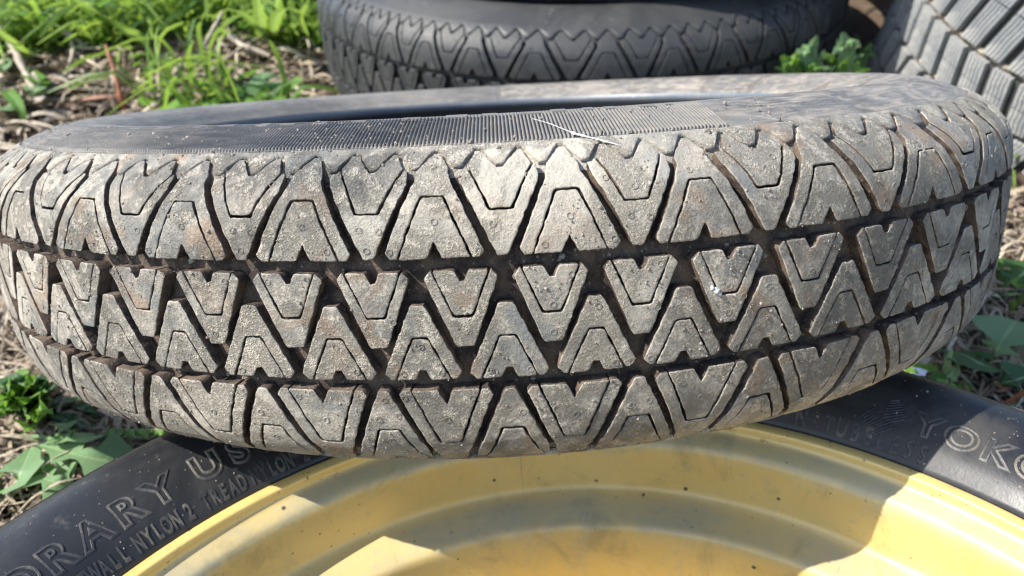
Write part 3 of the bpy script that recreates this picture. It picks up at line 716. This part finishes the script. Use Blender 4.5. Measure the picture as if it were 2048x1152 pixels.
for i in range(46):
    a = rng.uniform(0, 6.28); r_ = rng.uniform(15, 62); x0 = 45 + rng.normal(0, 18); y0 = 800 + rng.normal(0, 12); x1 = x0 + r_ * math.cos(a); y1 = y0 + r_ * .8 * math.sin(a)
    h = rng.uniform(.05, .26); cl.append(([(x0, y0, .02), ((x0 + x1) / 2, (y0 + y1) / 2 - 4, h), (x1, y1, h * .9)], rng.uniform(.035, .06), 'bright' if rng.random() < .65 else 'deep', dict(lobes=0, fold=.25, side=tuple(rng.normal(0, 1, 3) * np.array([1, 1, .7])))))
plant('broadleaf_weed', 'dense bright green clump of glossy oval leaves left of the dusty tyre', 'plant', (45, 800, 0), cl)
cl = []
for i in range(12):
    x0 = 110 + rng.normal(0, 25); y0 = 815 + rng.normal(0, 12); cl.append(([(x0, y0, .02), (x0 + 20, y0 + 5, .06), (x0 + rng.uniform(35, 75), y0 + rng.uniform(-25, 30), .05)], .03, 'deep', dict(lobes=-1)))
plant('shaded_grass_tuft', 'dark grass tuft growing in the shade below the left flank of the dusty tyre', 'grass', (115, 815, 0), cl)
# right side
plant('dandelion_plant', 'shaded dandelion with toothed leaves right of the dusty tyre', 'plant', (1990, 720, 0), [
    ([(1975, 725, .02), (1990, 705, .06), (2008, 675, .09), (2032, 640, .09)], .17, 'dand', dict(lobes=4, fold=.1)),
    ([(1905, 700, .03), (1935, 712, .08), (1965, 728, .09), (2000, 738, .05)], .11, 'deep', dict(lobes=0, fold=.15)),
    ([(1985, 590, .03), (2010, 572, .07), (2035, 555, .09), (2075, 530, .09)], .12, 'deep', dict(lobes=3)),
    ([(1985, 592, .02), (2010, 590, .05), (2045, 588, .06)], .022, 'pale', dict(lobes=-1)),
    ([(1960, 760, .02), (1990, 765, .05), (2030, 760, .06), (2070, 745, .05)], .10, 'deep', dict(lobes=3)),
    ([(1950, 800, .02), (1980, 810, .05), (2010, 830, .05)], .08, 'dand', dict(lobes=2))])
plant('bent_stem_weed', 'pale bent stems with a few leaves beside the black tyre on the right', 'plant', (1890, 790, 0), [
    ([(1880, 775, .02), (1893, 735, .08), (1905, 695, .12)], .020, 'pale', dict(lobes=-1)),
    ([(1893, 795, .02), (1902, 760, .08), (1915, 735, .08), (1905, 715, .12)], .022, 'pale', dict(lobes=-1)),
    ([(1872, 785, .02), (1850, 765, .06), (1828, 752, .06)], .022, 'pale', dict(lobes=-1)),
    ([(1775, 772, .02), (1800, 766, .05), (1830, 762, .05)], .035, 'dand', dict(lobes=0)),
    ([(1900, 800, .02), (1930, 820, .05), (1960, 825, .04)], .05, 'bright', dict(lobes=0))])
b = pix(2010, 815, 0); tst = thing('red_stem', 'thin pinkish red plant stem slanting over the soil at the lower right', 'stem', b)
def tube(path, rad, mat, name, parent, off, n=6):
    P = smooth_poly(path, 6); m_ = len(P); T = np.gradient(P, axis=0); T /= np.linalg.norm(T, axis=1)[:, None]; a = np.arange(n) * 2 * math.pi / n
    sd = np.cross(T, [.1, .2, 1.]); sd /= np.linalg.norm(sd, axis=1)[:, None]; up = np.cross(sd, T)
    rd = rad * (1 - .4 * np.linspace(0, 1, m_)) * (1 + .15 * rng.normal(size=m_))
    V = (P[:, None] + rd[:, None, None] * (np.cos(a)[None, :, None] * sd[:, None] + np.sin(a)[None, :, None] * up[:, None])).reshape(-1, 3) - np.asarray(off)
    F = [[i * n + j, i * n + (j + 1) % n, (i + 1) * n + (j + 1) % n, (i + 1) * n + j] for i in range(m_ - 1) for j in range(n)]
    return mesh(name, V, F, [mat], parent)
tube([pix(2005, 818, .03), pix(2025, 800, .06), pix(2062, 775, .1)], .008, 'redstem', 'stem', tst, b)
for nm, lab, pts, wd in (('petal', 'upper of two small white petals on the soil by the right flank', [(1828, 752, .09), (1838, 745, .11), (1846, 738, .10)], .035), ('petal', 'lower of two small white petals, nearer the black tyre', [(1834, 776, .03), (1840, 782, .04), (1847, 787, .03)], .03)):
    pp = [pix(*q) for q in pts]; V, F, FM = leaf_mesh(pp, wd, seed=3); tag(mesh(nm, V, F, ['petal']), lab, 'petal', 'white petals')
# behind, between the tyres
def at(px, py, yy):
    d = RW @ np.array([(px - 1024) / FPX, 1, -(py - 576) / FPX]); return CAM + d * ((yy - CAM[1]) / d[1])
def gap_weed(label, bx, by, leaves):
    b = np.array([bx, by, float(ground_z(bx, by))]); t = thing('arrow_leaf_weed', label, 'plant', b)
    for i, (pts, wd, mt, kw) in enumerate(leaves):
        P = [b + [0, 0, .01]] + [at(*q) for q in pts]; add_leaf(t, b, P, wd, mt, seed=i + int(bx * 50), side=(1., .2, .1), **kw)
def arrow(m, tip, lb, rb, y, mt='dand', w=.075):
    return [([m, tuple((np.array(m) + np.array(tip)) / 2), tip], w, mt, dict(lobes=0, fold=.25)), ([(m[0], m[1] + 3, y), (lb[0], lb[1], y - .02)], w * .8, mt, dict(lobes=0, fold=.2)), ([(m[0], m[1] + 3, y), (rb[0], rb[1], y + .02)], w * .8, mt, dict(lobes=0, fold=.2))]
L1 = arrow((1613, 112, 1.44), (1634, 70, 1.42), (1588, 122, 0), (1636, 124, 0), 1.43) + arrow((1586, 132, 1.41), (1560, 112, 1.38), (1566, 140, 0), (1600, 124, 0), 1.40, 'bright', .06) + \
     [([(1632, 134, 1.45), (1640, 118, 1.45), (1649, 98, 1.43)], .055, 'dand', dict(lobes=0, fold=.2)), ([(1596, 142, 1.42), (1574, 142, 1.40), (1548, 134, 1.38)], .05, 'deep', dict(lobes=0)), ([(1620, 142, 1.42), (1630, 136, 1.41), (1644, 134, 1.40)], .05, 'bright', dict(lobes=0))]
L2 = arrow((1690, 108, 1.46), (1684, 64, 1.44), (1664, 110, 0), (1722, 92, 0), 1.45) + arrow((1722, 118, 1.5), (1744, 84, 1.5), (1706, 122, 0), (1752, 116, 0), 1.5, 'deep', .06) + \
     [([(1672, 136, 1.46), (1664, 122, 1.45), (1652, 106, 1.42)], .05, 'bright', dict(lobes=0, fold=.2)), ([(1700, 140, 1.48), (1718, 136, 1.46), (1742, 138, 1.45)], .055, 'bright', dict(lobes=0)), ([(1682, 142, 1.45), (1686, 126, 1.44), (1700, 112, 1.42)], .05, 'bright', dict(lobes=0)), ([(1668, 146, 1.46), (1656, 140, 1.44), (1642, 134, 1.42)], .05, 'dand', dict(lobes=0))]
gap_weed('sunlit weed with arrow shaped leaves in front of the dark tyre', 1.34, 1.47, L1)
gap_weed('second sunlit arrow leafed weed, close to the winter tyre', 1.52, 1.50, L2)
# upper left
plant('broad_leaf', 'single pale green leaf standing beside the left flank of the dark tyre', 'leaf', (535, 195, 0), [
    ([(540, 198, .02), (536, 180, .1), (530, 165, .16), (522, 145, .2)], .23, 'dand', dict(lobes=0, fold=.15))])
plant('strap_leaf_grass', 'arching bright strap leaves left of the dark tyre', 'grass', (545, 90, 0), [
    ([(530, 85, .02), (520, 40, .3), (512, -20, .6)], .09, 'grass', dict(lobes=-1)),
    ([(545, 80, .02), (552, 35, .3), (585, 20, .4), (618, 75, .16)], .085, 'grass', dict(lobes=-1)),
    ([(540, 80, .02), (500, 40, .25), (455, 20, .35), (420, 45, .2)], .07, 'grass', dict(lobes=-1)),
    ([(560, 85, .02), (590, 50, .2), (612, 5, .5)], .07, 'grass', dict(lobes=-1)),
    ([(535, 85, .02), (480, 70, .1), (430, 75, .08)], .07, 'bright', dict(lobes=-1))])
plant('long_grass_tuft', 'long green blades leaning across the upper left corner', 'grass', (170, 60, 0), [
    ([(300, 95, .05), (240, 55, .25), (190, 25, .35), (130, -8, .5)], .10, 'grass', dict(lobes=-1)),
    ([(150, 55, .05), (90, 40, .25), (20, 30, .3), (-40, 60, .1)], .11, 'bright', dict(lobes=-1)),
    ([(120, 20, .05), (70, 30, .2), (10, 65, .2)], .09, 'bright', dict(lobes=-1)),
    ([(170, 60, .02), (190, 20, .3), (250, -20, .5)], .09, 'bright', dict(lobes=-1)),
    ([(60, 120, .02), (30, 90, .2), (-20, 50, .4)], .07, 'grass', dict(lobes=-1)),
    ([(250, 90, .02), (270, 50, .2), (330, 30, .3)], .08, 'deep', dict(lobes=-1))])
plant('nettle_sprig', 'pale toothed leaves lying in the litter under the long blades', 'plant', (175, 75, 0), [
    ([(120, 55, .03), (150, 65, .1), (185, 80, .08)], .2, 'dand', dict(lobes=3)),
    ([(190, 62, .03), (215, 70, .1), (235, 85, .08)], .18, 'dand', dict(lobes=3)),
    ([(165, 90, .03), (150, 70, .1), (130, 50, .1)], .13, 'dand', dict(lobes=2))])
plant('short_weed', 'short green leaves at the far left above the shoulder of the dusty tyre', 'plant', (20, 200, 0), [
    ([(10, 180, .02), (30, 200, .12), (55, 250, .04)], .07, 'bright', dict(lobes=-1)),
    ([(50, 140, .02), (75, 160, .1), (100, 172, .05)], .10, 'bright', dict(lobes=0)),
    ([(5, 215, .02), (20, 220, .08), (38, 212, .05)], .12, 'dand', dict(lobes=0)),
    ([(0, 110, .02), (5, 130, .08), (8, 145, .05)], .10, 'dand', dict(lobes=0)),
    ([(140, 180, .02), (180, 160, .08), (225, 155, .05)], .07, 'bright', dict(lobes=-1)),
    ([(60, 170, .03), (70, 180, .08), (66, 195, .03)], .10, 'dand', dict(lobes=0))])
def stick(name, label, cat, pts, rad, mat):
    pp = [pix(*q) for q in pts]; b = pp[0]; t = thing(name, label, cat, b); tube(pp, rad, mat, 'stem', t, b); return t
stick('dry_stem', 'thick pale split stem lying down the left edge', 'stem', [(-10, 38, .1), (25, 90, .12), (45, 135, .1), (70, 180, .05)], .03, 'twig')
stick('dry_stem', 'red brown stem standing out of the litter above the dusty tyre', 'stem', [(250, 218, .0), (240, 185, .1), (228, 140, .2), (212, 90, .3)], .018, 'redstem')
stick('dry_stem', 'pale bent stalk arching over the dark hollow', 'stem', [(75, 58, .1), (105, 52, .14), (135, 68, .14), (165, 88, .08)], .028, 'twig')
stick('dry_stem', 'thin straw leaning right of the green mass', 'stem', [(370, 160, .03), (395, 115, .15), (420, 70, .25), (445, 25, .35)], .014, 'twig')
stick('dry_stem', 'bent tan straw beside the dark tyre', 'stem', [(460, 70, .1), (485, 92, .12), (510, 100, .1), (540, 112, .06)], .022, 'twig')
stick('dry_stem', 'long thin straw crossing low to the left of the dark tyre', 'stem', [(400, 165, .03), (450, 120, .1), (520, 75, .12), (620, 45, .15)], .010, 'twig')
stick('dry_stem', 'tapered straw stub standing by the rim of the dusty tyre', 'stem', [(335, 195, .0), (345, 170, .08), (362, 130, .16)], .03, 'twig')
stick('dry_stem', 'hanging thin stalk under the arching one', 'stem', [(140, 70, .12), (146, 100, .1), (138, 130, .06), (122, 165, .03)], .014, 'twig')
for lab, pts, wd, mt in (('curled red brown dead leaf lying above the rim of the dusty tyre', [(150, 205, .03), (190, 200, .08), (245, 192, .04)], .10, 'deadleaf'), ('flat pinkish dead leaf against the black tyre', [(135, 1000, .01), (165, 985, .03), (215, 960, .03)], .085, 'deadleaf'), ('pale bleached leaf scrap at the far left', [(48, 215, .02), (80, 208, .07), (112, 205, .03)], .16, 'twig'), ('small reddish dead leaf on the soil at the right', [(1990, 790, .02), (2003, 775, .05), (2018, 765, .03)], .035, 'deadleaf')):
    pp = [pix(*q) for q in pts]; V, F, FM = leaf_mesh(pp, wd, seed=5, fold=.3); tag(mesh('dead_leaf', V, F, [mt, mt], fm=FM), lab, 'dead leaf')

# ------------------------------------------------------------------ uncountable litter, grass and crumbs
TY = [((0, 0), .93), ((LC[0], LC[1]), .90), ((rc[0], rc[1]), 1.33), ((wc[0], wc[1]), .80)]
def clear_xy(x, y, k=1.): return all((x - c[0]) ** 2 + (y - c[1]) ** 2 > (r * k) ** 2 for c, r in TY)
def scatter(n, zones):
    out = []
    while len(out) < n:
        z = zones[rng.choice(len(zones), p=[q[4] for q in zones])]; x = rng.uniform(z[0], z[1]); y = rng.uniform(z[2], z[3])
        if clear_xy(x, y): out.append((x, y))
    return out
ZN = [(-2.2, -.6, -.9, 1.2, .22), (-3.8, -.4, 1.0, 4.2, .40), (-6.5, -1.5, 4.0, 9, .12), (.7, 1.9, -1.2, 1.2, .14), (1.2, 3.6, 1.6, 5, .12)]
def strip(path, wd, n=5):
    P = smooth_poly(path, n); T = np.gradient(P, axis=0); sd = np.cross(T, [0, 0, 1.]) ; sd /= np.linalg.norm(sd, axis=1)[:, None] + 1e-9
    m_ = len(P); w_ = wd * (1 - .7 * np.abs(np.linspace(-1, 1, m_)) ** 3); q = rng.uniform(-.8, .8); sd = sd * math.cos(q) + np.array([0, 0, math.sin(q)])
    V = np.concatenate([P - sd * w_[:, None] / 2, P + sd * w_[:, None] / 2 ]); return V, [[i, i + 1, m_ + i + 1, m_ + i] for i in range(m_ - 1)]
bag = Bag()
for x, y in scatter(11000, ZN):
    L = rng.lognormal(-2.2, .5) * (1 + .22 * max(y, 0)); a = rng.uniform(0, 6.28); z = float(ground_z(x, y)) + .012; c = np.array([x, y, z]); dv = np.array([math.cos(a), math.sin(a), 0]) * L / 2; q = np.array([-dv[1], dv[0], 0]) * rng.normal(0, .5)
    hh = abs(rng.normal(0, .035)); e = rng.normal(0, .02)
    v, f = strip([c - dv + [0, 0, max(0, e)], c - dv * .3 + q + [0, 0, hh], c + dv * .4 + q + [0, 0, hh * .8], c + dv], min(.03, rng.lognormal(-4.8, .55)) * (1 + .15 * max(y, 0)), 3); bag.add(v, f)
for x, y in scatter(7000, [(-1.7, -.6, -.9, .8, .6), (.7, 1.8, -1.0, 1.0, .4)]):
    L = rng.lognormal(-3.0, .5); a = rng.uniform(0, 6.28); z = float(ground_z(x, y)) + .016; c = np.array([x, y, z]); dv = np.array([math.cos(a), math.sin(a), 0]) * L; hh = abs(rng.normal(0, .02))
    v, f = strip([c - dv, c - dv * .3 + [0, 0, hh], c + dv * .4 + [0, rng.normal(0, .01), hh], c + dv], rng.uniform(.003, .009), 2); bag.add(v, f)
kind(bag.build('straw_litter', ['straw']), 'stuff'); bpy.data.objects['straw_litter']['label'] = 'dry tan straw and leaf litter over the soil'
bag = Bag()
for x, y in scatter(6000, ZN):
    v, f = lump(np.array([x, y, float(ground_z(x, y)) + .006]), min(.04, rng.lognormal(-4.6, .5)), np.array([0, 0, 1.])); bag.add(v, f)
kind(bag.build('soil_crumbs', ['crumb'], smooth=False), 'stuff')
bag = Bag(); bag2 = Bag()
def gdens(x, y):
    d = .5 + .5 * math.sin(x * 2.1 + 1) * math.cos(y * 1.7) + .35 * math.sin(x * 5 + y * 4)
    if y > 3.0 and x < -.9: d += .25 + .35 * min(1, (y - 3.0) / 1.2)
    if y < 3.3 and x < 0: d -= .33
    d -= .55 * math.exp(-((x + 3.6) ** 2 / .9 + (y - 4.2) ** 2 / 1.2))
    return (d - .45) * 1.9 + .3
for x, y in scatter(16000, [(-3.5, -.7, -.3, 3, .18), (-4.2, -.8, 3.3, 5, .40), (-7.5, -1.3, 5, 10.5, .30), (.8, 1.9, -1.1, 1.3, .12)]):
    if rng.random() > gdens(x, y): continue
    z = float(ground_z(x, y)); a = rng.uniform(0, 6.28); L = rng.uniform(.08, .28) * (.6 if y < 2 else 2.1 if y < 5 else 3.0); ln = rng.uniform(.2, 1.2); dv = np.array([math.cos(a), math.sin(a), 0]) * L * ln
    if rng.random() < (.62 if y < 2.5 else .8):
        v, f = strip([np.array([x, y, z]), np.array([x, y, z]) + dv * .35 + [0, 0, L * .55], np.array([x, y, z]) + dv + [0, 0, L * (.9 - .5 * ln)]], rng.uniform(.010, .022) * (1 if y < 2 else 1.6), 3); bag.add(v, f)
    else:          # a little rosette of round leaves
        for _k in range(3):
            a2 = a + _k * 2.1 + rng.normal(0, .3); c = np.array([x, y, z + rng.uniform(.02, .10)]); dv = np.array([math.cos(a2), math.sin(a2), rng.uniform(-.1, .5)]); l2 = rng.uniform(.035, .085) * (.8 if y < 2 else 2.0); sdv = np.array([-math.sin(a2), math.cos(a2), rng.uniform(-.3, .3)]) * l2 * .32
            bag2.add(np.array([c, c + dv * l2 * .4 + sdv, c + dv * l2 * .85 + sdv * .7, c + dv * l2, c + dv * l2 * .85 - sdv * .7, c + dv * l2 * .4 - sdv]), [[0, 1, 2, 3, 4, 5]])
kind(bag.build('grass', ['grass']), 'stuff'); kind(bag2.build('ground_cover_leaves', ['bright'], smooth=False), 'stuff')
bpy.data.objects['grass']['label'] = 'short green grass among the litter'; bpy.data.objects['ground_cover_leaves']['label'] = 'small round weed leaves covering the ground'; bpy.data.objects['soil_crumbs']['label'] = 'small brown clods of soil'
